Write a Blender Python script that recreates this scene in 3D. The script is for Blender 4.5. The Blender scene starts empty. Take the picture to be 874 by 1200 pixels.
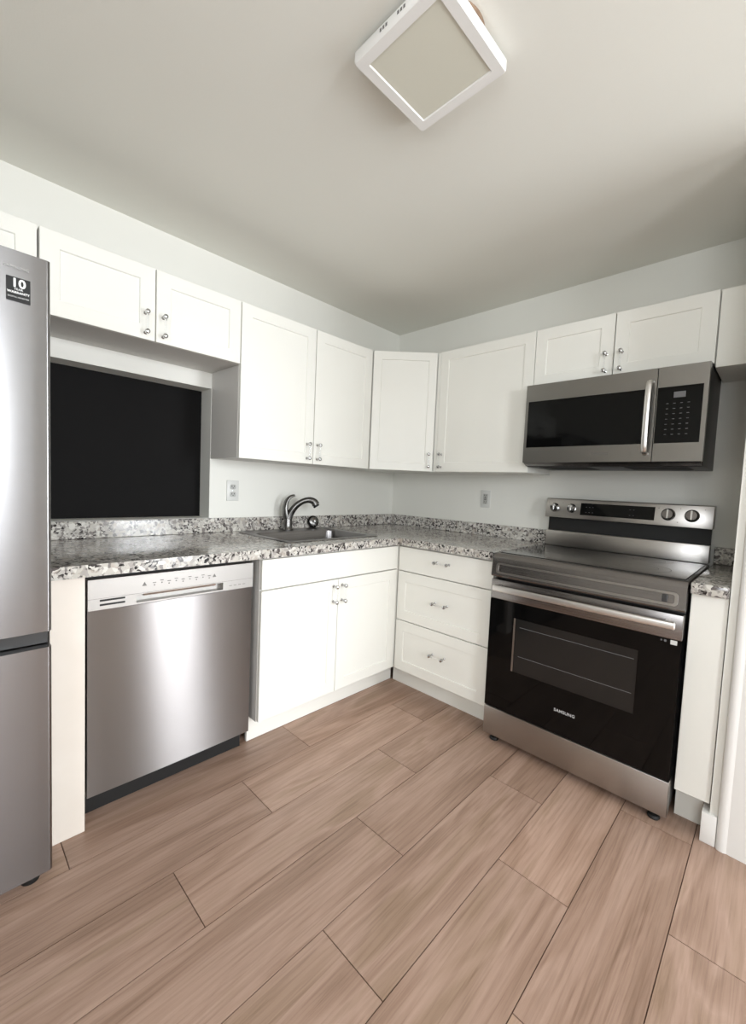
import bpy, bmesh, math, random
from mathutils import Vector, Matrix
random.seed(7)
S = bpy.context.scene
COL = S.collection
PI = math.pi

# ------------------------------------------------------------------ camera
PX, PY, F = 442.2862, 601.1549, 495.3427
yaw, pitch, roll = 0.763, -0.0618, 0.0441
cam_d = bpy.data.cameras.new('camera')
cam = bpy.data.objects.new('camera', cam_d); COL.objects.link(cam)
fw = Vector((math.cos(pitch)*math.cos(yaw), math.cos(pitch)*math.sin(yaw), math.sin(pitch)))
r0 = fw.cross(Vector((0, 0, 1))).normalized(); u0 = r0.cross(fw)
c_, s_ = math.cos(roll), math.sin(roll)
r2 = r0*c_ + u0*s_; u2 = u0*c_ - r0*s_
M = Matrix((r2, u2, -fw)).transposed().to_4x4()
M.translation = Vector((-2.5223, -2.2554, 1.2033))
cam.matrix_world = M
cam_d.sensor_fit = 'VERTICAL'; cam_d.sensor_height = 24.0
cam_d.lens = F*24.0/1200.0
cam_d.shift_x = -(PX-437)/1200.0; cam_d.shift_y = (PY-600)/1200.0
cam_d.clip_start = 0.02
S.camera = cam

# ------------------------------------------------------------------ world, daylight, exposure
S.view_settings.view_transform = 'Standard'; S.view_settings.look = 'None'
S.view_settings.gamma = 1; S.view_settings.use_curve_mapping = False
S.view_settings.exposure = 0.32
w = bpy.data.worlds.new('sky'); S.world = w; w.use_nodes = True
bg = w.node_tree.nodes['Background']; bg.inputs[0].default_value = (0.80, 0.90, 1.0, 1); bg.inputs[1].default_value = 1.6

def area(name, loc, target, sx, sy, power, color, spread=180):
    l = bpy.data.lights.new(name, 'AREA'); l.shape = 'RECTANGLE'; l.size = sx; l.size_y = sy
    l.energy = power; l.color = color; l.spread = math.radians(spread)
    o = bpy.data.objects.new(name, l); COL.objects.link(o); o.location = loc
    o.rotation_euler = (Vector(target)-Vector(loc)).to_track_quat('-Z', 'Z').to_euler()
    return o
# daylight through the glass door behind the camera, and through the window in the left wall
area('daylight_patio', (-.47, -4.62, 1.10), (-1.15, 0, -.1), .70, 1.95, 42, (0.93, 0.965, 1.0), 125)
area('daylight_rear_window', (-2.36, -4.62, 1.55), (-1.9, 0, .2), .80, 1.10, 44, (0.93, 0.965, 1.0), 150)
area('daylight_side', (-3.92, -3.0, 1.55), (0, -2.4, .7), 1.3, 1.0, 36, (0.93, 0.965, 1.0))

# ------------------------------------------------------------------ helpers
def newmat(name, col=(.8, .8, .8), rough=.5, metal=0., **kw):
    m = bpy.data.materials.new(name); m.use_nodes = True
    b = m.node_tree.nodes['Principled BSDF']
    b.inputs['Base Color'].default_value = (*col, 1); b.inputs['Roughness'].default_value = rough
    b.inputs['Metallic'].default_value = metal
    for k, v in kw.items(): b.inputs[k.replace('_', ' ')].default_value = v
    return m
def N(m, t, **kw):
    n = m.node_tree.nodes.new(t)
    for k, v in kw.items(): setattr(n, k, v)
    return n
def L(m, a, b): m.node_tree.links.new(a, b)
def B(m): return m.node_tree.nodes['Principled BSDF']
def noise_tint(m, c1, c2, scale=3, detail=3, rough_var=0, stretch=(1, 1, 1), bump=0, bscale=60):
    tc = N(m, 'ShaderNodeTexCoord'); mp = N(m, 'ShaderNodeMapping'); mp.inputs['Scale'].default_value = stretch
    L(m, tc.outputs['Object'], mp.inputs['Vector'])
    nz = N(m, 'ShaderNodeTexNoise'); nz.inputs['Scale'].default_value = scale; nz.inputs['Detail'].default_value = detail
    L(m, mp.outputs[0], nz.inputs['Vector'])
    r = N(m, 'ShaderNodeValToRGB'); r.color_ramp.elements[0].color = (*c1, 1); r.color_ramp.elements[1].color = (*c2, 1)
    r.color_ramp.elements[0].position = .3; r.color_ramp.elements[1].position = .7
    L(m, nz.outputs['Fac'], r.inputs[0]); L(m, r.outputs[0], B(m).inputs['Base Color'])
    if bump:
        n2 = N(m, 'ShaderNodeTexNoise'); n2.inputs['Scale'].default_value = bscale; L(m, mp.outputs[0], n2.inputs['Vector'])
        bp = N(m, 'ShaderNodeBump'); bp.inputs['Strength'].default_value = bump; bp.inputs['Distance'].default_value = .002
        L(m, n2.outputs['Fac'], bp.inputs['Height']); L(m, bp.outputs[0], B(m).inputs['Normal'])
    return m
def lin(r, g, b):
    f = lambda c: ((c/255+.055)/1.055)**2.4 if c > 10 else c/255/12.92
    return (f(r), f(g), f(b))

def box(bm, x0, y0, z0, x1, y1, z1, bev=0, seg=2, mi=0):
    vs = [bm.verts.new((x, y, z)) for z in (z0, z1) for y in (y0, y1) for x in (x0, x1)]
    fs = [bm.faces.new([vs[i] for i in q]) for q in ((0, 2, 3, 1), (4, 5, 7, 6), (0, 1, 5, 4), (2, 6, 7, 3), (0, 4, 6, 2), (1, 3, 7, 5))]
    for f in fs: f.material_index = mi
    if bev:
        es = list({e for f in fs for e in f.edges})
        r = bmesh.ops.bevel(bm, geom=es, offset=bev, segments=seg, profile=.5, affect='EDGES')
        for f in r['faces']: f.material_index = mi
    return vs
def prism(bm, pts, axis, a, b, bev=0, mi=0):
    """extrude a closed 2D outline along an axis (0 x, 1 y, 2 z) from a to b"""
    def P(p, t):
        v = [p[0], p[1]]; v.insert(axis, t); return v
    A = [bm.verts.new(P(p, a)) for p in pts]; Bv = [bm.verts.new(P(p, b)) for p in pts]
    n = len(pts); fs = [bm.faces.new(A[::-1]), bm.faces.new(Bv)]
    for i in range(n): fs.append(bm.faces.new([A[i], A[(i+1) % n], Bv[(i+1) % n], Bv[i]]))
    for f in fs: f.material_index = mi
    if bev:
        es = list({e for f in fs for e in f.edges})
        r = bmesh.ops.bevel(bm, geom=es, offset=bev, segments=2, profile=.5, affect='EDGES')
        for f in r['faces']: f.material_index = mi
    bmesh.ops.recalc_face_normals(bm, faces=[f for f in fs if f.is_valid])
def lathe(bm, prof, origin=(0, 0, 0), axis='z', seg=24, mi=0):
    """prof: list of (radius, height) ; axis direction the heights run along: 'z', '-y' or 'y'"""
    o = Vector(origin); rings = []
    for r, h in prof:
        ring = []
        for i in range(seg):
            a = 2*PI*i/seg
            if axis == 'z': v = Vector((r*math.cos(a), r*math.sin(a), h))
            elif axis == '-y': v = Vector((r*math.cos(a), -h, r*math.sin(a)))
            else: v = Vector((h, r*math.cos(a), r*math.sin(a)))
            ring.append(bm.verts.new(o+v))
        rings.append(ring)
    fs = []
    for a, b in zip(rings, rings[1:]):
        for i in range(seg): fs.append(bm.faces.new([a[i], a[(i+1) % seg], b[(i+1) % seg], b[i]]))
    fs.append(bm.faces.new(rings[0][::-1])); fs.append(bm.faces.new(rings[-1]))
    for f in fs: f.material_index = mi; f.smooth = True
    fs[-1].smooth = fs[-2].smooth = False
    bmesh.ops.recalc_face_normals(bm, faces=fs)
def tube(bm, pts, rad, seg=16, mi=0, flat=(1, 1)):
    pts = [Vector(p) for p in pts]
    rads = rad if isinstance(rad, (list, tuple)) else [rad]*len(pts)
    rings = []; up = None
    for i, p in enumerate(pts):
        t = (pts[min(i+1, len(pts)-1)] - pts[max(i-1, 0)]).normalized()
        if up is None:
            up = Vector((0, 0, 1)) if abs(t.z) < .9 else Vector((1, 0, 0))
        a = t.cross(up).normalized(); up = a.cross(t).normalized()
        rings.append([bm.verts.new(p + a*math.cos(2*PI*k/seg)*rads[i]*flat[0] + up*math.sin(2*PI*k/seg)*rads[i]*flat[1]) for k in range(seg)])
    fs = []
    for a, b in zip(rings, rings[1:]):
        for i in range(seg): fs.append(bm.faces.new([a[i], a[(i+1) % seg], b[(i+1) % seg], b[i]]))
    fs.append(bm.faces.new(rings[0][::-1])); fs.append(bm.faces.new(rings[-1]))
    for f in fs: f.material_index = mi; f.smooth = True
    bmesh.ops.recalc_face_normals(bm, faces=fs)
def spline(pts, n=8):
    P = [Vector(p) for p in pts]; P = [2*P[0]-P[1]]+P+[2*P[-1]-P[-2]]; out = []
    for i in range(1, len(P)-2):
        a, b, c, d = P[i-1:i+3]
        for k in range(n):
            t = k/n
            out.append(.5*((2*b)+(-a+c)*t+(2*a-5*b+4*c-d)*t*t+(-a+3*b-3*c+d)*t**3))
    out.append(P[-2]); return out
def NB(): return bmesh.new()
def obj(name, bm, mats, parent=None, smooth=False):
    me = bpy.data.meshes.new(name); bm.normal_update(); bm.to_mesh(me); bm.free()
    for m in (mats if isinstance(mats, (list, tuple)) else [mats]): me.materials.append(m)
    if smooth:
        for p in me.polygons: p.use_smooth = True
    me.set_sharp_from_angle(angle=math.radians(38))
    o = bpy.data.objects.new(name, me); COL.objects.link(o)
    if parent: o.parent = parent
    return o
def pieces(name, bm, mat, parent):
    """each loose piece of the mesh becomes an object of its own"""
    seen = set(); out = []
    bm.verts.ensure_lookup_table()
    for v in bm.verts:
        if v.index in seen: pass
    bm.verts.index_update()
    for v in list(bm.verts):
        if v in seen: continue
        st, comp = [v], set()
        while st:
            a = st.pop()
            if a in comp: continue
            comp.add(a); st += [e.other_vert(a) for e in a.link_edges]
        seen |= comp
        nb = bmesh.new(); mp = {a: nb.verts.new(a.co) for a in comp}
        for f in {f for a in comp for f in a.link_faces}:
            try: nb.faces.new([mp[q] for q in f.verts])
            except ValueError: pass
        out.append(obj(name, nb, mat, parent))
    bm.free(); return out
def tag(o, label, cat=None, group=None):
    o['label'] = label
    if cat: o['category'] = cat
    if group: o['group'] = group
    return o
def thing(name, label, cat, loc=(0, 0, 0), rz=0, group=None):
    o = bpy.data.objects.new(name, None); COL.objects.link(o); o.location = loc; o.rotation_euler = (0, 0, rz)
    o.empty_display_size = .1
    return tag(o, label, cat, group)
def struct(name, bm, mats, parent=None):
    o = obj(name, bm, mats, parent)
    if not parent: o['kind'] = 'structure'
    return o
def text(name, body, size, loc, mat, parent, rot=(PI/2, 0, 0), depth=.0004, bold=0., spacing=1.0, sx=1.0, align='CENTER'):
    cu = bpy.data.curves.new(name, 'FONT'); cu.body = body; cu.size = size; cu.extrude = depth
    cu.offset = bold; cu.space_character = spacing; cu.align_x = align; cu.align_y = 'CENTER'; cu.resolution_u = 3
    t = bpy.data.objects.new(name+'_c', cu); COL.objects.link(t)
    bpy.context.view_layer.update()
    me = bpy.data.meshes.new_from_object(t.evaluated_get(bpy.context.evaluated_depsgraph_get()))
    bpy.data.objects.remove(t)
    me.name = name; me.materials.clear(); me.materials.append(mat)
    me.transform(Matrix.Diagonal((sx, 1, 1, 1)))
    o = bpy.data.objects.new(name, me); COL.objects.link(o); o.parent = parent
    o.location = loc; o.rotation_euler = rot
    return o
RB = -PI/2      # things on the right-hand wall: local x runs along the wall to the right, local y into the wall

# ------------------------------------------------------------------ materials
M_wall = noise_tint(newmat('wall_paint', rough=.55), lin(229, 228, 221), lin(233, 232, 225), 1.5, 2, bump=.12, bscale=220)
M_ceil = noise_tint(newmat('ceiling_paint', rough=.8), lin(230, 229, 221), lin(234, 233, 225), 1.2, 2, bump=.1, bscale=180)
M_cab = noise_tint(newmat('cabinet_white', rough=.38), lin(235, 234, 227), lin(238, 237, 230), 2, 2, bump=.03, bscale=40)
M_side = newmat('cabinet_laminate', lin(214, 211, 206), .5)
M_panel = noise_tint(newmat('filler_panel_paint', rough=.5), lin(226, 217, 206), lin(232, 224, 214), 5, 4)
M_trim = newmat('trim_white', lin(238, 237, 234), .35)
M_chrome = newmat('chrome', (.50, .50, .50), .10, 1)
M_dchrome = newmat('dark_nickel', (.17, .165, .16), .26, 1)
M_black = newmat('black_plastic', (.005, .005, .005), .6)
M_glossblack = newmat('black_glass', (.003, .003, .003), .05, 0, Specular_IOR_Level=.22)
M_ctop = newmat('ceramic_glass', (.016, .015, .015), .09)
M_board = newmat('black_board', (.0065, .006, .006), .75, 0, Specular_IOR_Level=.15)
M_dark = newmat('dark_grey_enamel', (.035, .034, .034), .45)
M_plastic = newmat('white_plastic', lin(214, 214, 210), .35)
M_socket = newmat('socket_grey', lin(178, 178, 174), .4)
M_ink = newmat('grey_print', lin(110, 108, 106), .5)
M_paleink = newmat('pale_print', lin(205, 205, 205), .5)
M_whiteink = newmat('white_print', lin(240, 240, 240), .5)
M_dimink = newmat('dim_print', lin(110, 110, 112), .5)
M_brown = noise_tint(newmat('bare_ceiling_patch', rough=.8), lin(128, 104, 84), lin(150, 126, 104), 30, 3)
M_diff = newmat('frosted_diffuser', lin(216, 214, 200), .45)
M_acr = newmat('clear_acrylic', (.95, .96, .97), .05)
B(M_acr).inputs['Transmission Weight'].default_value = 1; B(M_acr).inputs['IOR'].default_value = 1.25

def steel(name, col, rough, aniso, axis, amp=.05):
    """brushed stainless; grain lines run along local x (axis 'x') or z"""
    m = newmat(name, col, rough, 1)
    tc = N(m, 'ShaderNodeTexCoord'); mp = N(m, 'ShaderNodeMapping')
    mp.inputs['Scale'].default_value = (.6, .6, 420) if axis == 'x' else (420, 420, .6)
    L(m, tc.outputs['Object'], mp.inputs['Vector'])
    nz = N(m, 'ShaderNodeTexNoise'); nz.inputs['Scale'].default_value = 2.2; nz.inputs['Detail'].default_value = 5
    L(m, mp.outputs[0], nz.inputs['Vector'])
    mr = N(m, 'ShaderNodeMapRange'); mr.inputs[3].default_value = rough-amp; mr.inputs[4].default_value = rough+amp
    L(m, nz.outputs['Fac'], mr.inputs[0]); L(m, mr.outputs[0], B(m).inputs['Roughness'])
    bp = N(m, 'ShaderNodeBump'); bp.inputs['Strength'].default_value = .006; bp.inputs['Distance'].default_value = .0002
    L(m, nz.outputs['Fac'], bp.inputs['Height']); L(m, bp.outputs[0], B(m).inputs['Normal'])
    B(m).inputs['Anisotropic'].default_value = aniso
    if aniso:
        tg = N(m, 'ShaderNodeCombineXYZ'); tg.inputs[2].default_value = 1   # highlights stretch upright, across the horizontal brushing
        L(m, tg.outputs[0], B(m).inputs['Tangent'])
    return m
M_steelDW = steel('brushed_steel_dishwasher', (.28, .266, .262), .31, 1.0, 'x', .03)
M_steelDWtop = steel('brushed_steel_control_strip', (.40, .386, .368), .45, .3, 'x', .02)
M_steelF = steel('brushed_steel_fridge', (.29, .286, .290), .25, .85, 'x', .03)
M_steelR = steel('brushed_steel_range', (.42, .40, .38), .30, .6, 'x', .02)
M_steelM = steel('brushed_steel_microwave', (.31, .30, .285), .30, .6, 'x', .02)
M_steelRd = steel('dark_brushed_steel', (.25, .235, .23), .27, .6, 'x', .02)
M_steelS = steel('sink_steel', (.27, .26, .26), .28, 0, 'x', .02)
M_handle = newmat('satin_handle_metal', (.75, .73, .71), .32, 1)

# granite
M_gran = newmat('speckled_granite', rough=.12); m = M_gran
tc = N(m, 'ShaderNodeTexCoord')
def vor(scale):
    n0 = N(m, 'ShaderNodeTexNoise'); n0.inputs['Scale'].default_value = 30; L(m, tc.outputs['Object'], n0.inputs['Vector'])
    mx = N(m, 'ShaderNodeVectorMath', operation='MULTIPLY_ADD'); mx.inputs[1].default_value = (.022, .022, .022)
    L(m, n0.outputs['Color'], mx.inputs[0]); L(m, tc.outputs['Object'], mx.inputs[2])
    v = N(m, 'ShaderNodeTexVoronoi'); v.inputs['Scale'].default_value = scale; L(m, mx.outputs[0], v.inputs['Vector']); return v
def ramp(src, stops, const=False):
    r = N(m, 'ShaderNodeValToRGB'); cr = r.color_ramp
    if const: cr.interpolation = 'CONSTANT'
    cr.elements[0].position, cr.elements[0].color = stops[0][0], (*stops[0][1], 1)
    cr.elements[1].position, cr.elements[1].color = stops[-1][0], (*stops[-1][1], 1)
    for p, c in stops[1:-1]: e = cr.elements.new(p); e.color = (*c, 1)
    L(m, src, r.inputs[0]); return r
def mixc(fac, a, b):
    x = N(m, 'ShaderNodeMix', data_type='RGBA')
    if isinstance(fac, float): x.inputs[0].default_value = fac
    else: L(m, fac, x.inputs[0])
    L(m, a, x.inputs[6]); L(m, b, x.inputs[7]); return x.outputs[2]
v1 = vor(62); s1 = N(m, 'ShaderNodeSeparateColor'); L(m, v1.outputs['Color'], s1.inputs[0])
base = ramp(s1.outputs[0], [(0, lin(192, 188, 180)), (.34, lin(166, 161, 156)), (.50, lin(128, 122, 119)), (.62, lin(214, 211, 204)), (.76, lin(92, 86, 84)), (.86, lin(178, 170, 160))], True)
v2 = vor(120); s2 = N(m, 'ShaderNodeSeparateColor'); L(m, v2.outputs['Color'], s2.inputs[0])
fine = ramp(s2.outputs[1], [(0, lin(188, 184, 178)), (.36, lin(132, 127, 124)), (.58, lin(60, 56, 55)), (.70, lin(210, 207, 200)), (.88, lin(36, 33, 33))], True)
nz = N(m, 'ShaderNodeTexNoise'); nz.inputs['Scale'].default_value = 24; nz.inputs['Detail'].default_value = 4; L(m, tc.outputs['Object'], nz.inputs['Vector'])
fr = ramp(nz.outputs['Fac'], [(.44, (0, 0, 0)), (.56, (1, 1, 1))])
c = mixc(fr.outputs[0], base.outputs[0], fine.outputs[0])
L(m, c, B(m).inputs['Base Color'])

# wood-look tile: long grain along x, random tint and offset for each plank
M_tile = newmat('wood_look_tile', rough=.42); m = M_tile
tc = N(m, 'ShaderNodeTexCoord'); at = N(m, 'ShaderNodeAttribute'); at.attribute_name = 'plank'
off = N(m, 'ShaderNodeVectorMath', operation='MULTIPLY_ADD'); off.inputs[1].default_value = (37, 23, 11)
L(m, at.outputs['Color'], off.inputs[0]); L(m, tc.outputs['Object'], off.inputs[2])
mp = N(m, 'ShaderNodeMapping'); mp.inputs['Scale'].default_value = (.9, 6.5, 1); L(m, off.outputs[0], mp.inputs['Vector'])
n1 = N(m, 'ShaderNodeTexNoise'); n1.inputs['Scale'].default_value = 1.3; n1.inputs['Detail'].default_value = 6; n1.inputs['Distortion'].default_value = 1.1
L(m, mp.outputs[0], n1.inputs['Vector'])
r1 = ramp(n1.outputs['Fac'], [(.32, lin(112, 86, 69)), (.44, lin(143, 115, 99)), (.54, lin(170, 142, 127)), (.68, lin(132, 108, 87))])
mp2 = N(m, 'ShaderNodeMapping'); mp2.inputs['Scale'].default_value = (1.1, 38, 1); L(m, off.outputs[0], mp2.inputs['Vector'])
n2 = N(m, 'ShaderNodeTexNoise'); n2.inputs['Scale'].default_value = 2.0; n2.inputs['Detail'].default_value = 10; n2.inputs['Roughness'].default_value = .62; n2.inputs['Distortion'].default_value = 1.6
L(m, mp2.outputs[0], n2.inputs['Vector'])
r2_ = ramp(n2.outputs['Fac'], [(.30, lin(96, 73, 58)), (.48, lin(154, 127, 110)), (.7, lin(178, 152, 134))])
c = mixc(.40, r1.outputs[0], r2_.outputs[0])
mp3 = N(m, 'ShaderNodeMapping'); mp3.inputs['Scale'].default_value = (.9, 7, 1); L(m, off.outputs[0], mp3.inputs['Vector'])
wv = N(m, 'ShaderNodeTexWave'); wv.wave_type = 'RINGS'; wv.inputs['Scale'].default_value = 2.4; wv.inputs['Distortion'].default_value = 7; wv.inputs['Detail'].default_value = 3; wv.inputs['Detail Scale'].default_value = 1.2
L(m, mp3.outputs[0], wv.inputs['Vector'])
r3_ = ramp(wv.outputs['Fac'], [(0, lin(118, 93, 75)), (.25, lin(156, 130, 112)), (1, lin(166, 140, 122))])
c = mixc(.16, c, r3_.outputs[0])
sp = N(m, 'ShaderNodeSeparateColor'); L(m, at.outputs['Color'], sp.inputs[0])
hs = N(m, 'ShaderNodeHueSaturation'); mr = N(m, 'ShaderNodeMapRange'); mr.inputs[3].default_value = 1.06; mr.inputs[4].default_value = 1.28
L(m, sp.outputs[1], mr.inputs[0]); L(m, mr.outputs[0], hs.inputs['Value']); L(m, c, hs.inputs['Color']); L(m, hs.outputs[0], B(m).inputs['Base Color'])
bp = N(m, 'ShaderNodeBump'); bp.inputs['Strength'].default_value = .15; bp.inputs['Distance'].default_value = .001
L(m, n2.outputs['Fac'], bp.inputs['Height']); L(m, bp.outputs[0], B(m).inputs['Normal'])
M_grout = newmat('dark_grout', lin(92, 68, 54), .8)
# window glass
M_glass = bpy.data.materials.new('window_glass'); M_glass.use_nodes = True; m = M_glass; nt = m.node_tree; nt.nodes.clear()
out = N(m, 'ShaderNodeOutputMaterial'); tr = N(m, 'ShaderNodeBsdfTransparent'); gl = N(m, 'ShaderNodeBsdfGlossy'); gl.inputs['Roughness'].default_value = .02
mx = N(m, 'ShaderNodeMixShader'); mx.inputs[0].default_value = .06
L(m, tr.outputs[0], mx.inputs[1]); L(m, gl.outputs[0], mx.inputs[2]); L(m, mx.outputs[0], out.inputs[0])

# ------------------------------------------------------------------ room shell
HC = 2.388
X0, Y0, X1 = -3.7, -4.4, 1.3
bm = NB(); box(bm, X0, Y0, -.10, X1, .0, -.003, mi=1)
lay = bm.loops.layers.color.new('plank')
def plank(x0, x1, y0, y1, rnd):
    x0, x1 = max(x0, X0), min(x1, 0 if y1 > -2.6 else X1); y0, y1 = max(y0, Y0), min(y1, 0); g = .0014
    if x1-x0 < .01 or y1-y0 < .01: return
    n0 = len(bm.faces); box(bm, x0+g, y0+g, -.003, x1-g, y1-g, 0)
    bm.faces.ensure_lookup_table()
    for f in bm.faces[n0:]:
        for l in f.loops: l[lay] = (*rnd, 1)
PL, RW = .905, .2235
row_x = {0: -1.353, 1: -1.69, 2: -2.038, 3: -1.48, 4: -1.815, 5: -1.26, 6: -1.615, 7: -1.132}
yb = -.549
for k in range(-3, 18):
    y1 = yb - k*RW; y0 = y1-RW
    xr = row_x.get(k, -1.1 - .37*((k*5) % 7))
    i = math.floor((X0-xr)/PL)
    x = xr + i*PL
    while x < X1:
        plank(x, x+PL, y0, y1, (random.random(), random.random(), random.random())); x += PL
struct('floor', bm, [M_tile, M_grout])
bm = NB(); box(bm, X0-.1, Y0-.1, HC, X1+.1, .3, HC+.1); struct('ceiling', bm, M_ceil)
# left-hand (sink) wall with the boarded pass-through opening
OX0, OX1, OZ0, OZ1 = -2.34, -1.494, .994, 1.688
bm = NB()
box(bm, X0, 0, 0, OX0, .12, HC); box(bm, OX1, 0, 0, .1, .12, HC)
box(bm, OX0, 0, 0, OX1, .12, OZ0); box(bm, OX0, 0, OZ1, OX1, .12, HC)
bmesh.ops.remove_doubles(bm, verts=bm.verts, dist=1e-5)
struct('wall_sink', bm, M_wall)
bm = NB(); box(bm, OX0-.05, .122, OZ0-.05, OX1+.05, .14, OZ1+.05); struct('trim_passthrough_board', bm, M_board)
bm = NB(); box(bm, 0, -2.148, 0, .1, 0, HC); struct('wall_range', bm, M_wall)
# wall end on the right, carrying a door casing
WX = -.650
bm = NB(); box(bm, WX, -2.76, 0, X1, -2.149, HC); struct('wall_right', bm, M_wall)
def base_profile(bm):
    pass
bm = NB()
prism(bm, [(WX-.013, -2.1715), (WX-.001, -2.1715), (WX-.001, -2.1475), (-.578, -2.1475), (-.578, -2.128), (WX-.013, -2.128)], 2, 0, .108, .0025)
struct('baseboard_right', bm, M_trim)
bm = NB()
pr = [(WX, -2.172)] + [(WX-.020-.008*math.sin(a), -2.172-.012+.012*math.cos(a)) for a in [PI/2*k/5 for k in range(6)]]
pr = [(WX, -2.172), (WX-.010, -2.1725), (WX-.017, -2.177), (WX-.020, -2.185), (WX-.0205, -2.195), (WX-.016, -2.203), (WX-.018, -2.215), (WX-.020, -2.262), (WX, -2.262)]
prism(bm, pr, 2, 0, 2.06); struct('trim_door_casing', bm, M_trim)
bm = NB(); box(bm, WX-.012, -2.70, .005, WX-.001, -2.264, 2.03, .003); struct('door_1', bm, M_trim)
# rear wall with glass patio door, left wall with window (both behind the camera)
DX0, DX1, DZ = -.90, -.04, 2.03
RX0, RX1, RZ0, RZ1 = -2.80, -1.93, .95, 2.10
bm = NB()
box(bm, X0, Y0-.12, 0, RX0, Y0, HC); box(bm, RX1, Y0-.12, 0, DX0, Y0, HC); box(bm, RX0, Y0-.12, 0, RX1, Y0, RZ0); box(bm, RX0, Y0-.12, RZ1, RX1, Y0, HC); box(bm, DX1, Y0-.12, 0, X1, Y0, HC); box(bm, DX0, Y0-.12, DZ, DX1, Y0, HC)
struct('wall_rear', bm, M_wall)
bm = NB(); box(bm, X1, Y0-.12, 0, X1+.1, -2.76, HC); struct('wall_east', bm, M_wall)
bm = NB()
for a, b in ((RX0, RX0+.04), (RX1-.04, RX1)): box(bm, a, Y0-.09, RZ0, b, Y0-.03, RZ1)
for a, b in ((RZ0, RZ0+.04), (RZ1-.04, RZ1)): box(bm, RX0+.04, Y0-.09, a, RX1-.04, Y0-.03, b)
w2 = struct('window_2', bm, M_trim)
bm = NB(); box(bm, RX0+.04, Y0-.062, RZ0+.04, RX1-.04, Y0-.058, RZ1-.04); obj('glass', bm, M_glass, w2)
bm = NB()
for a, b in ((DX0, DX0+.05), (DX1-.05, DX1)): box(bm, a, Y0-.09, .0, b, Y0-.03, DZ)
box(bm, DX0+.05, Y0-.09, DZ-.05, DX1-.05, Y0-.03, DZ); box(bm, DX0+.05, Y0-.09, 0, DX1-.05, Y0-.03, .05)
d2 = struct('door_2', bm, M_trim)
bm = NB(); box(bm, DX0+.05, Y0-.062, .05, DX1-.05, Y0-.058, DZ-.05); obj('glass', bm, M_glass, d2)
bm = NB()
WY0, WY1, WZ0, WZ1 = -3.7, -2.3, 1.0, 2.1
box(bm, X0-.12, Y0, 0, X0, WY0, HC); box(bm, X0-.12, WY1, 0, X0, .12, HC)
box(bm, X0-.12, WY0, 0, X0, WY1, WZ0); box(bm, X0-.12, WY0, WZ1, X0, WY1, HC)
struct('wall_left', bm, M_wall)
bm = NB()
for a, b in ((WY0, WY0+.04), (WY1-.04, WY1)): box(bm, X0-.09, a, WZ0, X0-.03, b, WZ1)
for a, b in ((WZ0, WZ0+.04), (1.53, 1.57), (WZ1-.04, WZ1)): box(bm, X0-.09, WY0+.04, a, X0-.03, WY1-.04, b)
w1 = struct('window_1', bm, M_trim)
bm = NB(); box(bm, X0-.062, WY0+.04, WZ0+.04, X0-.058, WY1-.04, WZ1-.04); obj('glass', bm, M_glass, w1)

# ------------------------------------------------------------------ cabinet pieces
def shaker(bm, x0, z0, x1, z1, yf, th=.019, rail=.057, rec=.006):
    """door slab with framed recessed centre panel; front face at y = yf (viewer looks along +y)"""
    yb = yf+th; e = .0012; ch = .003
    def ring(x0, z0, x1, z1, y): return [bm.verts.new(p) for p in ((x0, y, z0), (x1, y, z0), (x1, y, z1), (x0, y, z1))]
    R = [ring(x0, z0, x1, z1, yb), ring(x0, z0, x1, z1, yf+e), ring(x0+e, z0+e, x1-e, z1-e, yf),
         ring(x0+rail, z0+rail, x1-rail, z1-rail, yf), ring(x0+rail+ch, z0+rail+ch, x1-rail-ch, z1-rail-ch, yf+rec)]
    for a, b in zip(R, R[1:]):
        for i in range(4): bm.faces.new([a[i], a[(i+1) % 4], b[(i+1) % 4], b[i]])
    bm.faces.new(R[0][::-1]); bm.faces.new(R[-1])
def slab(bm, x0, z0, x1, z1, yf, th=.019): box(bm, x0, yf, z0, x1, yf+th, z1, .0015, 1)
handle_mesh = {}
def handle(parent, x, z, yf, vertical=True, span=.079):
    key = (vertical, span)
    if key not in handle_mesh:
        bm = NB(); h = span/2; proj = .030
        ax = (lambda t: (0, 0, t)) if vertical else (lambda t: (t, 0, 0))
        for s in (-1, 1):
            p = Vector(ax(s*h))
            lathe(bm, [(.0068, 0), (.0068, .002), (.0042, .004), (.0046, .020), (.0086, .023), (.0098, .029), (.0086, .036), (.004, .0385)], p, '-y', 16, 0)
            q = p+Vector((0, -proj, 0)); d = Vector(ax(s))
            tube(bm, [q-d*.007, q-d*.003, q+d*.005, q+d*.009], [.0054, .0062, .0062, .0048], 16, 0)
        a, b = Vector(ax(-h+.009)), Vector(ax(h-.009)); o = Vector((0, -proj, 0))
        tube(bm, [a+o, b+o], .0044, 16, 1)
        o_ = obj('handle', bm, [M_chrome, M_acr], parent); handle_mesh[key] = o_.data
        o_['label'] = 'clear bar pull on two chrome posts'
    else:
        o_ = bpy.data.objects.new('handle', handle_mesh[key]); COL.objects.link(o_); o_.parent = parent
        o_['label'] = 'clear bar pull on two chrome posts'
    o_.location = (x, yf, z); return o_
def carcass(bm, x0, z0, x1, z1, depth, open_front=False):
    box(bm, x0, -depth, z0, x1, -.002, z1, .001, 1)
UB, UT, US = 1.316, 2.064, 1.769
UD = .291                                  # upper carcass depth; doors reach .31
g = .0015

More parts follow.
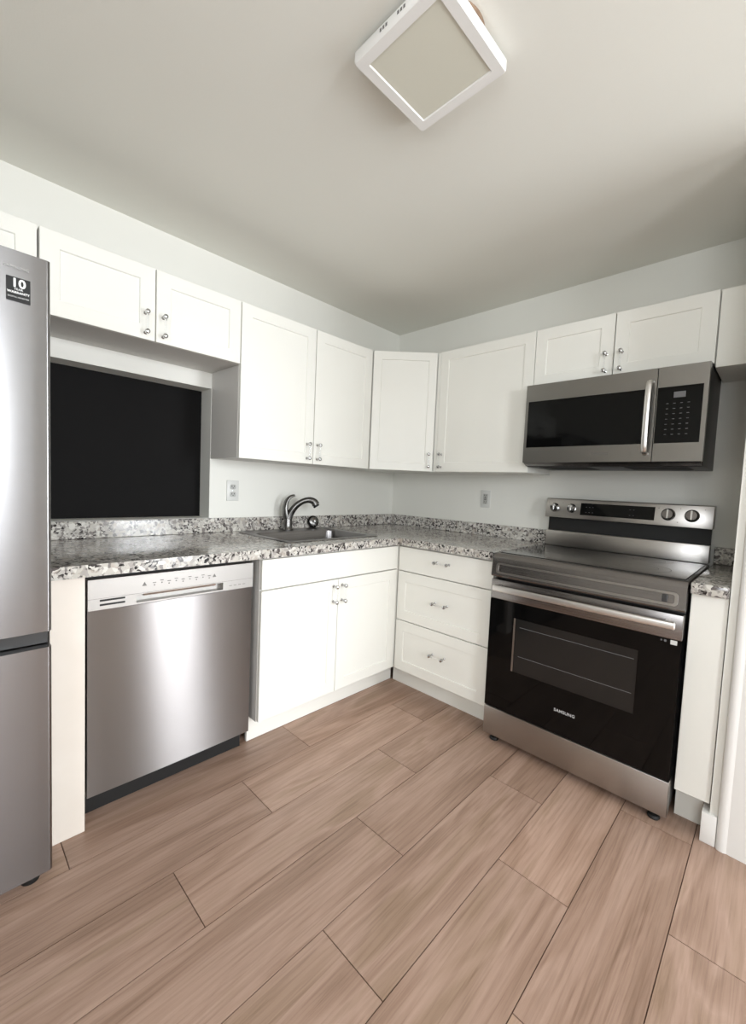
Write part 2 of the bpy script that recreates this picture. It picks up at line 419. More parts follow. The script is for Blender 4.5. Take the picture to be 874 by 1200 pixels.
# wall A uppers
c1 = thing('wall_cabinet', 'white two-door wall cabinet over the boarded black opening, right of the fridge', 'cabinet', (-2.262, 0, 0))
bm = NB(); carcass(bm, 0, US, .768, UT, UD); obj('cabinet_body', bm, M_side, c1)
for a, b, hx in ((0, .383, .344), (.385, .768, .413)):
    bm = NB(); shaker(bm, a+g, US, b-g, UT, -.31); d = obj('door', bm, M_cab, c1); handle(d, hx, 1.834, -.31)
c0 = thing('wall_cabinet', 'white cabinet above the fridge, cut by the left edge of the photo', 'cabinet', (-3.17, 0, 0))
bm = NB(); carcass(bm, 0, 1.80, .903, UT, UD); obj('cabinet_body', bm, M_side, c0)
for a, b, hx in ((0, .447, .41), (.449, .904, .486)):
    bm = NB(); shaker(bm, a+g, 1.80, b-g, UT, -.31); d = obj('door', bm, M_cab, c0); handle(d, hx, 1.86, -.31)
c2 = thing('wall_cabinet', 'tall white two-door wall cabinet hanging above the sink', 'cabinet', (-1.492, 0, 0))
bm = NB(); carcass(bm, 0, UB, .898, UT, UD); obj('cabinet_body', bm, M_side, c2)
for a, b, hx in ((0, .453, .409), (.455, .900, .481)):
    bm = NB(); shaker(bm, a+g, UB, b-g, UT, -.31); d = obj('door', bm, M_cab, c2); handle(d, hx, 1.385, -.31)
# diagonal corner cabinet
c3 = thing('corner_wall_cabinet', 'white wall cabinet with one angled door across the room corner', 'cabinet', (0, 0, 0))
bm = NB(); prism(bm, [(-.003, -.003), (-.5925, -.003), (-.5925, -.290), (-.575, -.293), (-.293, -.603), (-.290, -.611), (-.003, -.611)], 2, UB, UT)
obj('cabinet_body', bm, M_cab, c3)
pa, pb = Vector((-.590, -.312, 0)), Vector((-.310, -.616, 0)); dlen = (pb-pa).length
ang = math.atan2(pb.y-pa.y, pb.x-pa.x)
bm = NB(); shaker(bm, .004, UB, dlen-.006, UT, 0, .018, .05)
d = obj('door', bm, M_cab, c3); d.location = pa; d.rotation_euler = (0, 0, ang)
handle(d, dlen-.034, 1.385, 0)
# wall B uppers (local x = distance along the wall)
def wb(y): return (0, y, 0)
c4 = thing('wall_cabinet', 'tall white single-door wall cabinet between the corner cabinet and the microwave', 'cabinet', wb(-.614), RB)
bm = NB(); carcass(bm, 0, UB, .632, UT, UD); box(bm, .001, -.308, UB+.001, .022, -UD, UT-.001); obj('cabinet_body', bm, M_cab, c4)
bm = NB(); shaker(bm, .024, UB, .632, UT, -.31); d = obj('door', bm, M_cab, c4); handle(d, .062, 1.385, -.31)
c5 = thing('wall_cabinet', 'short white two-door wall cabinet directly above the microwave', 'cabinet', wb(-1.248), RB)
bm = NB(); carcass(bm, 0, US, .762, UT, UD); obj('cabinet_body', bm, M_cab, c5)
for a, b, hx in ((0, .379, .349), (.381, .762, .416)):
    bm = NB(); shaker(bm, a+g, US, b-g, UT, -.31); d = obj('door', bm, M_cab, c5); handle(d, hx, 1.838, -.31)
bm = NB(); box(bm, 0, -.306, 1.752, .134, -.002, UT-.002, .001, 1)
c6 = obj('wall_cabinet', bm, M_cab); c6.location = wb(-2.013); c6.rotation_euler = (0, 0, RB)
tag(c6, 'plain white filler cabinet without a handle at the far right beside the microwave cabinet', 'cabinet')

# base cabinets
BZ, TK = .874, .125
s = thing('sink_base_cabinet', 'white base cabinet with false drawer front and two doors under the sink', 'cabinet', (-1.545, 0, 0))
bm = NB(); box(bm, 0, -.620, TK, .905, -.10, .70); box(bm, 0, -.620, .70, .905, -.575, BZ-.001); box(bm, 0, -.575, .70, .02, -.10, BZ-.001); box(bm, .885, -.575, .70, .905, -.10, BZ-.001)
obj('cabinet_body', bm, M_side, s)
bm = NB(); box(bm, .0, -.545, 0, .995, -.530, TK); o = obj('toe_kick', bm, M_cab, s)
bm = NB(); slab(bm, .002, .728, .900, .862, -.640); obj('false_drawer_front', bm, M_cab, s)
bm = NB(); box(bm, .902, -.636, TK+.002, .924, -.622, BZ-.002); obj('corner_filler', bm, M_cab, s)
for a, b, hx in ((.002, .444, .413), (.447, .900, .471)):
    bm = NB(); shaker(bm, a, .130, b, .722, -.640); d = obj('door', bm, M_cab, s); handle(d, hx, .650, -.640)
s = thing('drawer_base_cabinet', 'white three-drawer base cabinet left of the range', 'cabinet', wb(-.642), RB)
bm = NB(); box(bm, 0, -.619, TK, .620, -.05, BZ-.001); obj('cabinet_body', bm, M_cab, s)
bm = NB(); box(bm, -.08, -.545, 0, .620, -.530, TK); obj('toe_kick', bm, M_cab, s)
bm = NB(); slab(bm, .006, .722, .617, .862, -.640); d = obj('drawer', bm, M_cab, s); handle(d, .318, .805, -.640, False)
for z0, z1, hz in ((.430, .717, .580), (.130, .425, .292)):
    bm = NB(); shaker(bm, .006, z0, .617, z1, -.640); d = obj('drawer', bm, M_cab, s); handle(d, .318, hz, -.640, False)
s = thing('narrow_base_cabinet', 'narrow white one-door base cabinet wedged between range and wall', 'cabinet', wb(-2.040), RB)
bm = NB(); box(bm, 0, -.619, TK+.01, .105, -.05, BZ-.001); obj('cabinet_body', bm, M_cab, s)
bm = NB(); box(bm, 0, -.572, 0, .085, -.557, TK+.01); obj('toe_kick', bm, M_cab, s)
bm = NB(); slab(bm, .001, .132, .106, .870, -.640); obj('door', bm, M_cab, s)
# filler panel left of the dishwasher
bm = NB(); box(bm, -2.285, -.640, 0, -2.192, -.02, BZ-.001, .0015, 1)
tag(obj('end_panel', bm, M_panel), 'cream white vertical end panel between fridge and dishwasher', 'panel')

# ------------------------------------------------------------------ countertops with a hole for the sink
SX0, SX1, SY0, SY1 = -1.355, -.722, -.558, -.048
ct = thing('countertop', 'L-shaped grey speckled granite countertop around the sink corner', 'countertop', (0, 0, 0))
bm = NB(); Z0, Z1 = BZ, .914; FY = -.671; FX = -.671
hx0, hx1, hy0, hy1 = SX0+.015, SX1-.015, SY0+.015, SY1-.012
outer = [(-2.285, -.002), (-2.285, FY), (FX, FY), (FX, -1.266), (-.002, -1.266), (-.002, -.002)]
# grid of quads with the sink hole left out
xs = [-2.285, hx0, hx1, FX, -.002]; ys = [-1.266, FY, hy0, hy1, -.002]
cells = [(i, j) for i in range(4) for j in range(4) if not (j == 0 and i < 3) and not (i == 1 and j == 2)]
V = {}
def gv(i, j, z):
    k = (i, j, z)
    if k not in V: V[k] = bm.verts.new((xs[i], ys[j], z))
    return V[k]
cs = set(cells)
for i, j in cells:
    bm.faces.new([gv(i, j, Z1), gv(i+1, j, Z1), gv(i+1, j+1, Z1), gv(i, j+1, Z1)])
    bm.faces.new([gv(i, j+1, Z0), gv(i+1, j+1, Z0), gv(i+1, j, Z0), gv(i, j, Z0)])
    for (di, dj, a, b) in ((0, -1, (i, j), (i+1, j)), (1, 0, (i+1, j), (i+1, j+1)), (0, 1, (i+1, j+1), (i, j+1)), (-1, 0, (i, j+1), (i, j))):
        if (i+di, j+dj) not in cs: bm.faces.new([gv(*a, Z0), gv(*b, Z0), gv(*b, Z1), gv(*a, Z1)])
es = [e for e in bm.edges if len(e.link_faces) == 2 and e.calc_face_angle(0) > .5 and all(v.co.z > Z1-.001 for v in e.verts) and (min(v.co.y for v in e.verts) <= FY+.001 and max(v.co.y for v in e.verts) <= FY+.001 )]
bmesh.ops.bevel(bm, geom=es, offset=.008, segments=3, profile=.5, affect='EDGES')
obj('worktop', bm, M_gran, ct)
bm = NB(); box(bm, -2.285, -.022, .9145, -.024, -.002, .993, .002, 1); box(bm, -.022, -1.252, .9145, -.002, -.002, .993, .002, 1)
pieces('backsplash', bm, M_gran, ct)
ct = thing('countertop', 'small piece of granite countertop between range and right wall', 'countertop', (0, 0, 0))
bm = NB(); box(bm, FX, -2.146, Z0, -.002, -2.040, Z1, .004, 2); obj('worktop', bm, M_gran, ct)
bm = NB(); box(bm, -.022, -2.146, .9145, -.002, -2.040, .993, .002, 1); obj('backsplash', bm, M_gran, ct)

# ------------------------------------------------------------------ sink, faucet, strainer
sk = thing('kitchen_sink', 'single-bowl stainless steel drop-in sink set into the granite countertop', 'sink', ((SX0+SX1)/2, (SY0+SY1)/2, .914))
W, D = (SX1-SX0)/2, (SY1-SY0)/2
def rrect(hx, hy, r, cx=0, cy=0, n=5):
    out = []
    for qx, qy, a0 in ((1, 1, 0), (-1, 1, PI/2), (-1, -1, PI), (1, -1, 3*PI/2)):
        for k in range(n+1):
            a = a0+PI/2*k/n; out.append((cx+qx*(hx-r)+r*math.cos(a), cy+qy*(hy-r)+r*math.sin(a)))
    return out
bm = NB(); by = -.035
loops = [(rrect(W, D, .03), .001), (rrect(W-.002, D-.002, .03), .004), (rrect(W-.012, D-.012, .03), .005), (rrect(W-.02, D-.02, .03), .0035),
         (rrect(W-.034, D-.075, .05, 0, by), .003), (rrect(W-.040, D-.081, .05, 0, by), -.004), (rrect(W-.050, D-.092, .05, 0, by), -.15), (rrect(W-.09, D-.13, .05, 0, by), -.175)]
prev = None
for pts, z in loops:
    ring = [bm.verts.new((x, y, z)) for x, y in pts]
    if prev:
        for i in range(len(ring)): bm.faces.new([prev[i], prev[(i+1) % len(ring)], ring[(i+1) % len(ring)], ring[i]])
    prev = ring
bm.faces.new(prev); bmesh.ops.recalc_face_normals(bm, faces=bm.faces)
bmesh.ops.reverse_faces(bm, faces=bm.faces) if bm.faces[-1].normal.z < 0 else None
obj('basin', bm, M_steelS, sk, True)
bm = NB(); lathe(bm, [(.045, -.1745), (.043, -.171), (.035, -.1725), (.01, -.1735)], (0, by, 0), 'z'); obj('drain', bm, M_dchrome, sk)

fc = thing('faucet', 'dark brushed nickel pull-out faucet with a raised lever behind the sink', 'faucet', (-1.045, -.092, .9185))
bm = NB(); lathe(bm, [(.034, 0), (.034, .004), (.029, .010), (.0265, .03), (.0245, .055), (.0235, .075), (.020, .084)], (0, 0, 0), 'z', 28)
obj('base', bm, M_dchrome, fc)
bm = NB(); pts = spline([(0, 0, .05), (.010, -.010, .10), (.032, -.030, .145), (.064, -.056, .176), (.096, -.080, .186), (.120, -.096, .176), (.129, -.103, .158)], 6)
n = len(pts); rr = [.0235-.006*min(1, i/(n*.45)) if i < n*.55 else .0175+.0065*(i/n-.55)/.45 for i in range(n)]
tube(bm, pts, rr, 20); obj('spout', bm, M_dchrome, fc)
bm = NB(); lathe(bm, [(.0185, 0), (.0195, .004), (.019, .012), (.014, .013)], (0, 0, 0), 'z', 20)
o = obj('spray_head_tip', bm, M_black, fc); o.location = (.1335, -.1065, .147); o.rotation_euler = (math.radians(-20), math.radians(-28), 0)
bm = NB(); pts = spline([(-.008, .004, .070), (-.016, .006, .105), (-.016, .006, .145), (-.006, .004, .180), (.014, -.004, .203), (.036, -.012, .210)], 6)
n = len(pts); tube(bm, pts, [.0195-.0125*(i/(n-1))**1.3 for i in range(n)], 16, flat=(1.25, .9)); obj('lever', bm, M_dchrome, fc)
st = thing('sink_strainer', 'round dark metal sink strainer leaning against the backsplash right of the faucet', 'strainer', (-.815, -.038, .9155))
bm = NB(); lathe(bm, [(.030, 0), (.038, .003), (.040, .007), (.037, .010), (.031, .006), (.030, .022), (.024, .025), (.006, .025)], (0, 0, 0), '-y', 28)
o = obj('strainer_basket', bm, M_dchrome, st); o.location = (0, .0, .041); o.rotation_euler = (math.radians(-12), 0, math.radians(-15))
bm = NB(); lathe(bm, [(.004, .025), (.004, .033), (.009, .036), (.009, .041), (.004, .043)], (0, 0, 0), '-y', 16)
o2 = obj('knob', bm, M_chrome, st); o2.location = o.location; o2.rotation_euler = o.rotation_euler

# ------------------------------------------------------------------ outlets
def outlet(label, loc, rz, style):
    t = thing('wall_outlet', label, 'outlet', loc, rz)
    bm = NB(); box(bm, -.036, -.006, -.058, .036, -.0005, .058, .0025, 2); obj('cover_plate', bm, M_plastic, t)
    if style == 'duplex':
        for zc in (.021, -.021):
            bm = NB(); prism(bm, [(a*1.0, b) for a, b in rrect(.0165, .0135, .008, 0, zc)], 1, -.0085, -.0055); r = obj('receptacle', bm, M_socket, t)
            bm = NB()
            box(bm, -.0085, -.0092, zc-.001, -.0055, -.0084, zc+.008); box(bm, .0055, -.0092, zc, .0085, -.0084, zc+.007)
            lathe(bm, [(.0026, .0084), (.0026, .0092)], (0, 0, zc-.0065), '-y', 10); pieces('slot', bm, M_black, r)
        bm = NB(); lathe(bm, [(.003, .0058), (.0028, .0075), (.001, .0078)], (0, 0, 0), '-y', 12); obj('screw', bm, M_chrome, t)
    else:
        bm = NB(); box(bm, -.0168, -.0088, -.0335, .0168, -.0055, .0335, .001, 1); r = obj('receptacle', bm, M_socket, t)
        bm = NB()
        for zc in (.021, -.021):
            box(bm, -.0080, -.0096, zc-.002, -.0055, -.0087, zc+.007); box(bm, .0055, -.0096, zc-.001, .0080, -.0087, zc+.006)
            lathe(bm, [(.0026, .0087), (.0026, .0096)], (0, 0, zc-.0075), '-y', 10)
        pieces('slot', bm, M_black, r)
        bm = NB()
        for zc in (.0045, -.0045): box(bm, -.008, -.0100, zc-.003, .008, -.0087, zc+.003, .0005, 1)
        pieces('test_button', bm, M_ink, r)
    return t
outlet('white duplex wall outlet left of the faucet', (-1.361, 0, 1.146), 0, 'duplex')
outlet('white rectangular wall outlet between the corner and the range', (0, -.832, 1.155), RB, 'gfci')

# ------------------------------------------------------------------ dishwasher
dw = thing('dishwasher', 'stainless steel dishwasher built in under the counter left of the sink', 'dishwasher', (-2.182, 0, 0))
W = .602
bm = NB(); box(bm, .004, -.585, .085, W-.004, -.06, .866, .002, 1); obj('tub', bm, M_black, dw)
# door skin, very slightly bowed outwards across its width
bm = NB(); n = 24; zt, zb = .7465, .098
cols = []
for i in range(n+1):
    t = i/n; x = W*t; bow = .0045*(1-(2*t-1)**2); e = 0
    cols.append((x, -.620-bow+e))
for z0_, z1_ in ((zb, zt),):
    a = [bm.verts.new((x, y, z0_)) for x, y in cols]; b = [bm.verts.new((x, y, z1_)) for x, y in cols]
    a2 = [bm.verts.new((0, -.586, z0_)), bm.verts.new((W, -.586, z0_))]; b2 = [bm.verts.new((0, -.586, z1_)), bm.verts.new((W, -.586, z1_))]
    for i in range(n): f = bm.faces.new([a[i], a[i+1], b[i+1], b[i]]); f.smooth = True
    bm.faces.new([a[n], a2[1], b2[1], b[n]]); bm.faces.new([a2[0], a[0], b[0], b2[0]])
    bm.faces.new(b+[b2[1], b2[0]]); bm.faces.new((a+[a2[1], a2[0]])[::-1]); bm.faces.new([a2[1], a2[0], b2[0], b2[1]])
bmesh.ops.recalc_face_normals(bm, faces=bm.faces)
dp = obj('door_panel', bm, M_steelDW, dw)
# control strip with a scooped pocket handle
bm = NB(); hx0, hx1 = .145, .468; z0, z1, zm0, zm1 = .7485, .853, .7545, .7835; yf = -.626
def q(x0, x1, z0, z1, y=yf): box(bm, x0, y, z0, x1, -.587, z1)
q(0, hx0, z0, z1); q(hx1, W, z0, z1); q(hx0, hx1, zm1, z1); q(hx0, hx1, z0, zm0); q(hx0, hx1, zm0, zm1, -.594)
bmesh.ops.remove_doubles(bm, verts=bm.verts, dist=1e-5)
cp = obj('control_panel', bm, M_steelDWtop, dw)
bm = NB(); prism(bm, [(-.6265, .7865), (-.612, .7865), (-.610, .7775), (-.6205, .7755)], 0, hx0+.025, hx1-.03); obj('pocket_handle', bm, M_handle, cp)
bm = NB()
for zc in (.7800, .7650): box(bm, .034, yf-.0008, zc-.0032, .110, yf+.001, zc+.0032)
pieces('vent_slot', bm, M_black, cp)
bm = NB(); box(bm, 0, yf-.0004, .7868, W, yf+.0005, .7878); obj('seam', bm, M_ink, cp)
bm = NB()
for i in range(9):
    x = .205+i*.0255; zc = .822 + (.004 if i % 2 else -.002)
    box(bm, x-.006, yf-.0005, zc-.0015, x+.006, yf+.0005, zc+.0015)
    lathe(bm, [(.0028, .0000), (.0028, -yf+.0005-.6255)], (x, yf+.0003, zc-.009), '-y', 8)
for x in (.172, .430): prism(bm, [(x-.008, .812), (x+.008, .812), (x, .826)], 1, yf-.0005, yf+.0005)
for x in (.500, .520, .540, .560): box(bm, x-.006, yf-.0005, .7655, x+.006, yf+.0005, .7680)
pieces('button_icon', bm, M_ink, cp)
bm = NB(); box(bm, .006, -.560, .004, W-.006, -.53, .094, .002, 1); obj('kick_plate', bm, M_black, dw)

# ------------------------------------------------------------------ fridge
fr = thing('refrigerator', 'stainless steel bottom-freezer refrigerator at the left edge with a black sticker', 'refrigerator', (-3.135, 0, 0))
W = .833; FYF = -.792
bm = NB(); box(bm, .004, -.715, .05, W-.004, -.06, 1.745, .004, 2); obj('cabinet_body', bm, M_dark, fr)
def fdoor(z0, z1, name, mat):
    bm = NB(); r = .009
    pts = [(0, -.722), (0, FYF+r)] + [(r-r*math.cos(a), FYF+r-r*math.sin(a)) for a in [PI/2*k/8 for k in range(1, 9)]]
    # shallow convex front
    for k in range(1, 24):
        t = k/24; pts.append((r+(W-2*r)*t, FYF-.006*(1-(2*t-1)**2)))
    pts += [(W-r+r*math.sin(a), FYF+r-r*math.cos(a)) for a in [PI/2*k/8 for k in range(0, 9)]] + [(W, -.722)]
    prism(bm, pts, 2, z0, z1); return obj(name, bm, mat, fr)
fd = fdoor(.758, 1.766, 'fridge_door', M_steelF)
fz = fdoor(.045, .712, 'freezer_drawer', M_steelF)
for o in (fd, fz):
    for p in o.data.polygons: p.use_smooth = abs(p.normal.z) < .5
    o.data.set_sharp_from_angle(angle=math.radians(40)) if hasattr(o.data, 'set_sharp_from_angle') else None
bm = NB(); box(bm, .003, -.757, .7135, W-.003, -.716, .7565, .002, 1); obj('recessed_grip', bm, M_dark, fr)
for x in (.05, W-.045):
    bm = NB(); lathe(bm, [(.022, .001), (.024, .008), (.022, .022), (.012, .030), (.012, .05)], (x, -.735, 0), 'z', 20); obj('foot', bm, M_black, fr)
    bm = NB(); box(bm, x-.03, -.76, 1.7665, x+.03, -.66, 1.778, .004, 2); obj('hinge_cover', bm, M_dark, fr)
yF = FYF-.0035
bm = NB(); box(bm, .742, yF-.0006, 1.638, .790, yF+.0010, 1.698); sk_ = obj('warranty_sticker', bm, M_black, fr)
sk_['label'] = 'black sticker reading 10 year warranty'
text('lettering', '10', .030, (.766, yF-.0008, 1.683), M_whiteink, sk_, bold=.0008)
text('lettering', 'YEAR', .0075, (.766, yF-.0008, 1.6685), M_whiteink, sk_)
text('lettering', 'WARRANTY', .0080, (.766, yF-.0008, 1.6600), M_whiteink, sk_, bold=.0002)
text('lettering', 'DIGITAL INVERTER', .0050, (.766, yF-.0008, 1.6485), M_paleink, sk_)
text('lettering', 'SAMSUNG', .0105, (.762, yF-.0005, 1.722), M_socket, fd, spacing=1.1)

# ------------------------------------------------------------------ range
rg = thing('electric_range', 'stainless steel and black glass electric range between the base cabinets', 'range', wb(-1.276), RB)
W = .757
bm = NB(); box(bm, .004, -.640, .045, W-.004, -.03, .893, .002, 1); obj('oven_body', bm, M_dark, rg)
bm = NB(); box(bm, .0, -.662, .8945, W, -.075, .9135, .003, 2); ctp = obj('cooktop_frame', bm, M_steelRd, rg)
bm = NB(); box(bm, .012, -.640, .9125, W-.012, -.085, .9165, .0012, 1); gl_ = obj('glass_cooktop', bm, M_ctop, rg)
bm = NB()
for x, y, r in ((.20, -.48, .105), (.56, -.48, .115), (.20, -.21, .075), (.56, -.21, .080), (.38, -.19, .05)):
    for rr_ in (r, r*.62):
        seg = 48
        a = [bm.verts.new((x+rr_*math.cos(2*PI*k/seg), y+rr_*math.sin(2*PI*k/seg), .9168)) for k in range(seg)]
        b = [bm.verts.new((x+(rr_-.0015)*math.cos(2*PI*k/seg), y+(rr_-.0015)*math.sin(2*PI*k/seg), .9168)) for k in range(seg)]
        for k in range(seg): bm.faces.new([a[k], a[(k+1) % seg], b[(k+1) % seg], b[k]])
pieces('burner_mark', bm, M_ink, gl_)
# sloped front apron with raised rounded frame
bm = NB(); prism(bm, [(-.642, .806), (-.690, .806), (-.694, .812), (-.684, .892), (-.676, .906), (-.664, .9135), (-.664, .893), (-.642, .893)], 0, 0, W)
apr = obj('front_apron', bm, M_steelRd, rg)
def apy(z): return -.694+(z-.812)*(.010/.080)
bm = NB(); outer = rrect(.355, .0245, .012, W/2, .846); inner = rrect(.345, .0165, .008, W/2, .846); n = len(outer)
lev = []
for pts, d in ((outer, 0.0005), (outer, -.0035), (inner, -.0035), (inner, 0.0005)):
    lev.append([bm.verts.new((x, apy(z)+d, z)) for x, z in pts])
for a, b in zip(lev, lev[1:]):
    for i in range(n): bm.faces.new([a[i], a[(i+1) % n], b[(i+1) % n], b[i]])
bmesh.ops.recalc_face_normals(bm, faces=bm.faces); obj('apron_bead', bm, M_steelR, apr)
bm = NB(); box(bm, W-.072, apy(.846)-.006, .832, W-.055, apy(.846)+.001, .860, .002, 1); obj('lock_tab', bm, M_dark, apr)
# oven door
bm = NB(); box(bm, .002, -.690, .700, W-.002, -.642, .792, .003, 2); dr = obj('oven_door', bm, M_steelRd, rg)
bm = NB()
x0, x1, z0, z1 = .002, W-.002, .176, .699; wx0, wx1, wz0, wz1 = .124, .624, .378, .628
for a in ((x0, z0, wx0, z1), (wx1, z0, x1, z1), (wx0, z0, wx1, wz0), (wx0, wz1, wx1, z1)): box(bm, a[0], -.688, a[1], a[2], -.642, a[3])
bmesh.ops.remove_doubles(bm, verts=bm.verts, dist=1e-5); obj('door_glass_surround', bm, M_glossblack, dr)
bm = NB(); box(bm, wx0, -.6865, wz0, wx1, -.6845, wz1)
M_ovw = newmat('oven_window_glass', (.017, .016, .015), .05, 0, Specular_IOR_Level=.4); obj('oven_window', bm, M_ovw, dr)
bm = NB()
for z in (.455, .590):
    for k in range(1): tube(bm, [(wx0+.03, -.6868, z), (wx1-.012, -.6868, z)], .0011, 8)
pieces('oven_rack', bm, M_dimink, dr)
bm = NB(); box(bm, wx0-.001, -.6875, wz0, wx0+.008, -.6862, wz1); obj('window_reflection', bm, M_steelR, dr)  # pale steel strip imitates a reflection along the window's left side
bm = NB()
pts = [(.012, -.742), (.020, -.747), (W-.020, -.747), (W-.012, -.742), (W-.012, -.730), (.012, -.730)]
box(bm, .036, -.748, .747, W-.018, -.732, .775, .006, 3)
for x in (.035, W-.055): box(bm, x, -.7335, .752, x+.022, -.6895, .770, .002, 1)
obj('handle', bm, M_handle, dr)
text('lettering', 'SAMSUNG', .018, (.374, -.6884, .278), M_paleink, dr, bold=.0002, sx=1.0, spacing=1.08)
bm = NB(); box(bm, .722, -.6892, .700-.019, .742, -.688, .700-.003); o = obj('energy_sticker', bm, M_plastic, dr)
bm = NB(); lathe(bm, [(.0045, .688), (.0045, .6890)], (.706, 0, .690), '-y', 12); lathe(bm, [(.003, .688), (.003, .6890)], (.694, 0, .690), '-y', 12); pieces('indicator_mark', bm, M_dimink, dr)
bm = NB(); box(bm, .002, -.690, .036, W-.002, -.642, .172, .003, 2); obj('storage_drawer', bm, M_steelR, rg)
for x, y in ((.045, -.650), (W-.045, -.655), (.035, -.08), (W-.035, -.08)):
    bm = NB(); lathe(bm, [(.020, .0005), (.022, .006), (.018, .014), (.011, .016), (.011, .0355)], (x, y, 0), 'z', 20); obj('foot', bm, M_black, rg)
# backguard
bm = NB(); prism(bm, [(-.094, .9180), (-.030, .9180), (-.030, 1.001), (-.090, 1.001)], 0, .004, W-.004, .0015); obj('backguard_riser', bm, M_steelR, rg)
bm = NB(); box(bm, .006, -.062, 1.0015, W-.006, -.030, 1.078); obj('vent_recess', bm, M_black, rg)
bm = NB(); prism(bm, [(-.100, 1.077), (-.030, 1.077), (-.030, 1.184), (-.078, 1.184), (-.086, 1.181)], 0, -.004, W+.002, .0025); bg_ = obj('control_panel', bm, M_steelR, rg)
tilt = math.atan2(.014, .104)
def cpy(z): return -.100+(z-1.077)*(.014/.104)
bm = NB(); zc = 1.131
prism(bm, [(cpy(1.099)-.001, 1.099), (cpy(1.099)+.002, 1.099), (cpy(1.164)+.002, 1.164), (cpy(1.164)-.001, 1.164)], 0, .185, .530); dsp = obj('display', bm, M_glossblack, bg_)
bm = NB()
for i in range(5):
    for j in range(2): x = .215+i*.016+(0 if i < 3 else .16); z = 1.115+j*.028; box(bm, x-.003, cpy(z)-.0014, z-.001, x+.003, cpy(z)-.0005, z+.001)
pieces('button_icon', bm, M_dimink, bg_)
for x, r, mat in ((.045, .0195, M_chrome), (.138, .0195, M_chrome), (.585, .024, M_steelRd), (.678, .024, M_steelRd)):
    z = 1.132
    bm = NB(); lathe(bm, [(r+.004, 0), (r+.004, .002), (r+.001, .003), (r, .004), (r-.001, .020), (r-.003, .0225), (.004, .0230)], (0, 0, 0), '-y', 28, 0)
    box(bm, -.0035, -.0275, -r+.004, .0035, -.0225, r-.002, .001, 1, 2)
    lathe(bm, [(r+.0055, -.0005), (r+.0055, .0008)], (0, 0, 0), '-y', 28, 1)
    k = obj('knob', bm, [mat, M_black, M_handle], bg_); k.location = (x, cpy(z)-.0005, z); k.rotation_euler = (-tilt, 0, 0)
bm = NB()
for x, z in ((.545, 1.160), (.632, 1.163), (.625, 1.098), (.725, 1.163), (.010, 1.16), (.09, 1.16)):
    lathe(bm, [(.0022, 0), (.0022, .0008)], (x, cpy(z), z), '-y', 8)
pieces('indicator_mark', bm, M_ink, bg_)

# ------------------------------------------------------------------ microwave
mw = thing('microwave', 'stainless over-the-range microwave with black glass door mounted above the range', 'microwave', wb(-1.250), RB)
W = .757; MT, MB_ = 1.7665, 1.352
bm = NB(); prism(bm, [(-.358, 1.368), (-.330, 1.345), (-.002, 1.345), (-.002, MT), (-.358, MT)], 0, .002, W-.001, .001); obj('microwave_body', bm, M_dark, mw)
yM = -.386
def facepart(x0, x1, holes, name, mat):
    bm = NB(); z0, z1 = MB_+.012, MT-.006; hx0, hx1, hz0, hz1 = holes
    for a in ((x0, z0, hx0, z1), (hx1, z0, x1, z1), (hx0, z0, hx1, hz0), (hx0, hz1, hx1, z1)): box(bm, a[0], yM, a[1], a[2], -.3585, a[3])
    bmesh.ops.remove_doubles(bm, verts=bm.verts, dist=1e-5)
    return obj(name, bm, mat, mw)
md = facepart(.0, .579, (.014, .562, 1.441, 1.676), 'microwave_door', M_steelM)
mc = facepart(.582, W, (.584, .741, 1.441, 1.676), 'control_panel', M_steelM)
bm = NB(); box(bm, .0142, yM+.0008, 1.4412, .5618, yM+.006, 1.6758); o = obj('door_glass', bm, M_glossblack, md)
bm = NB(); box(bm, .5842, yM+.0008, 1.4412, .7408, yM+.006, 1.6758); kp = obj('keypad_glass', bm, M_glossblack, mw)
bm = NB(); box(bm, .642, yM+.0001, 1.629, .683, yM+.0008, 1.653); o = obj('display', bm, M_dimink, kp)
bm = NB()
for j in range(7):
    for i in range(4):
        x = .622+i*.0245; z = 1.606-j*.0215; box(bm, x-.004, yM+.0002, z-.0011, x+.004, yM+.0008, z+.0011)
pieces('button_icon', bm, M_dimink, kp)
bm = NB(); pts = spline([(.556, yM+.002, 1.708), (.556, yM-.022, 1.700), (.556, yM-.034, 1.66), (.556, yM-.038, 1.555), (.556, yM-.034, 1.445), (.556, yM-.022, 1.405), (.556, yM+.002, 1.397)], 6)
tube(bm, pts, .0115, 16, flat=(1.05, .6)); obj('handle', bm, M_handle, md)
text('lettering', 'SAMSUNG', .015, (.372, yM-.0002, 1.402), M_ink, md, spacing=1.1)
bm = NB(); prism(bm, [(yM+.001, MB_+.011), (-.340, MB_-.008), (-.300, MB_-.008), (-.300, MB_+.0105)], 0, .004, W-.004); 
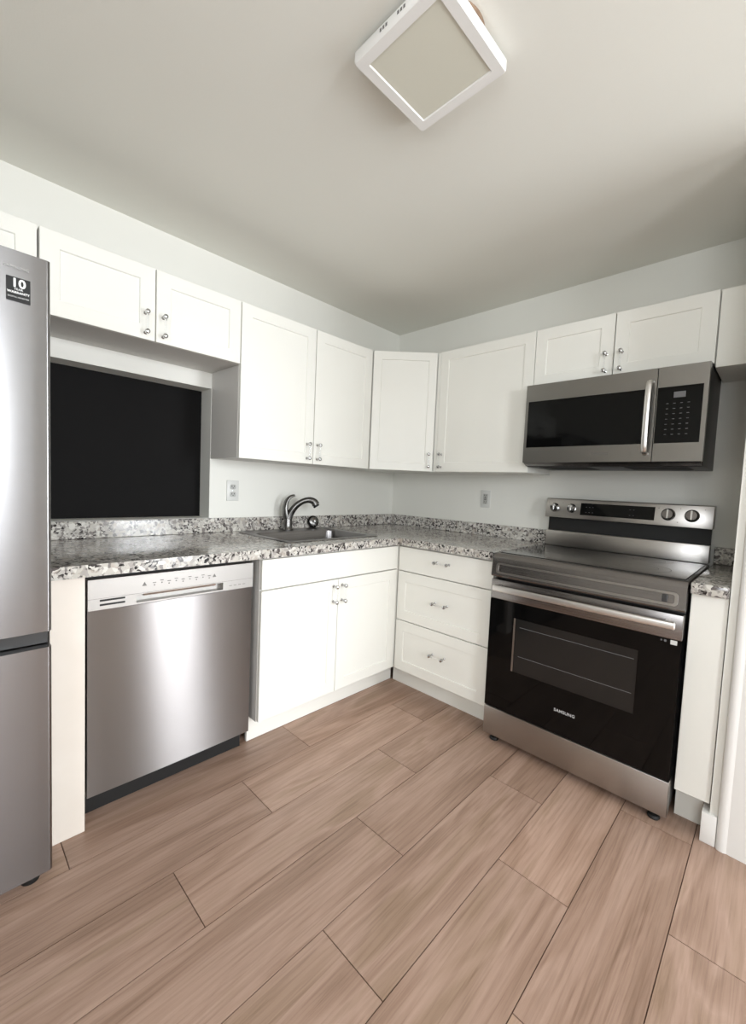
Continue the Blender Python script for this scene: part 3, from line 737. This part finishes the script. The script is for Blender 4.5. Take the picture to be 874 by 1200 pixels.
prism(bm, [(-.357, MB_+.0115), (-.340, MB_-.0075), (-.335, MB_-.0075), (-.335, MB_+.0115)], 0, .004, W-.004)
bm.free(); bm = NB()
prism(bm, [(yM+.002, MB_+.0115), (-.352, MB_-.004), (-.350, MB_-.004), (-.3590, MB_+.0115)], 0, .004, W-.004); obj('lower_lip', bm, M_steelRd, mw)
bm = NB()
for x0_, x1_ in ((.06, .30), (.46, .70)):
    for k in range(9): y = -.31+k*.022; box(bm, x0_, y, 1.3425, x1_, y+.009, 1.3449)
pieces('vent_slat', bm, M_black, mw)
bm = NB(); box(bm, .33, -.25, 1.3415, .43, -.17, 1.3449, .001, 1); obj('lamp_cover', bm, M_dimink, mw)

# ------------------------------------------------------------------ ceiling light (off)
lt = thing('ceiling_light', 'square white surface-mounted ceiling light with frosted panel, switched off', 'ceiling light', (-1.578, -1.477, 2.342), math.radians(-1.0))
H = .148; hh = .034
bm = NB()
lv = [(H-.004, hh, .006), (H, hh-.006, .008), (H, .004, .008), (H-.003, .0, .008), (H-.030, 0, .002), (H-.032, .003, .002), (H-.032, .006, .002)]
prev = None
for h_, z, r in lv:
    ring = [bm.verts.new((x, y, z)) for x, y in rrect(h_, h_, r, n=3)]
    if prev:
        for i in range(len(ring)): bm.faces.new([prev[i], ring[i], ring[(i+1) % len(ring)], prev[(i+1) % len(ring)]])
    else: bm.faces.new(ring)
    prev = ring
bmesh.ops.recalc_face_normals(bm, faces=bm.faces); obj('frame', bm, M_trim, lt)
bm = NB(); box(bm, -H+.0325, -H+.0325, .0035, H-.0325, H-.0325, .009); obj('diffuser', bm, M_diff, lt)
bm = NB()
for y in (.035, .025, -.015, -.025, -.035, .045): box(bm, -H-.0006, y-.003, .014, -H+.001, y+.003, .022)
pieces('vent_slot', bm, M_ink, lt)
bm = NB(); lathe(bm, [(.100, .0345), (.100, .0455)], (.004, -.047, 0), 'z', 40)  # added disc stands for the bare brown ceiling patch beside the light
obj('ceiling_patch', bm, M_brown, lt)['label'] = 'brown round patch of bare ceiling behind the light'
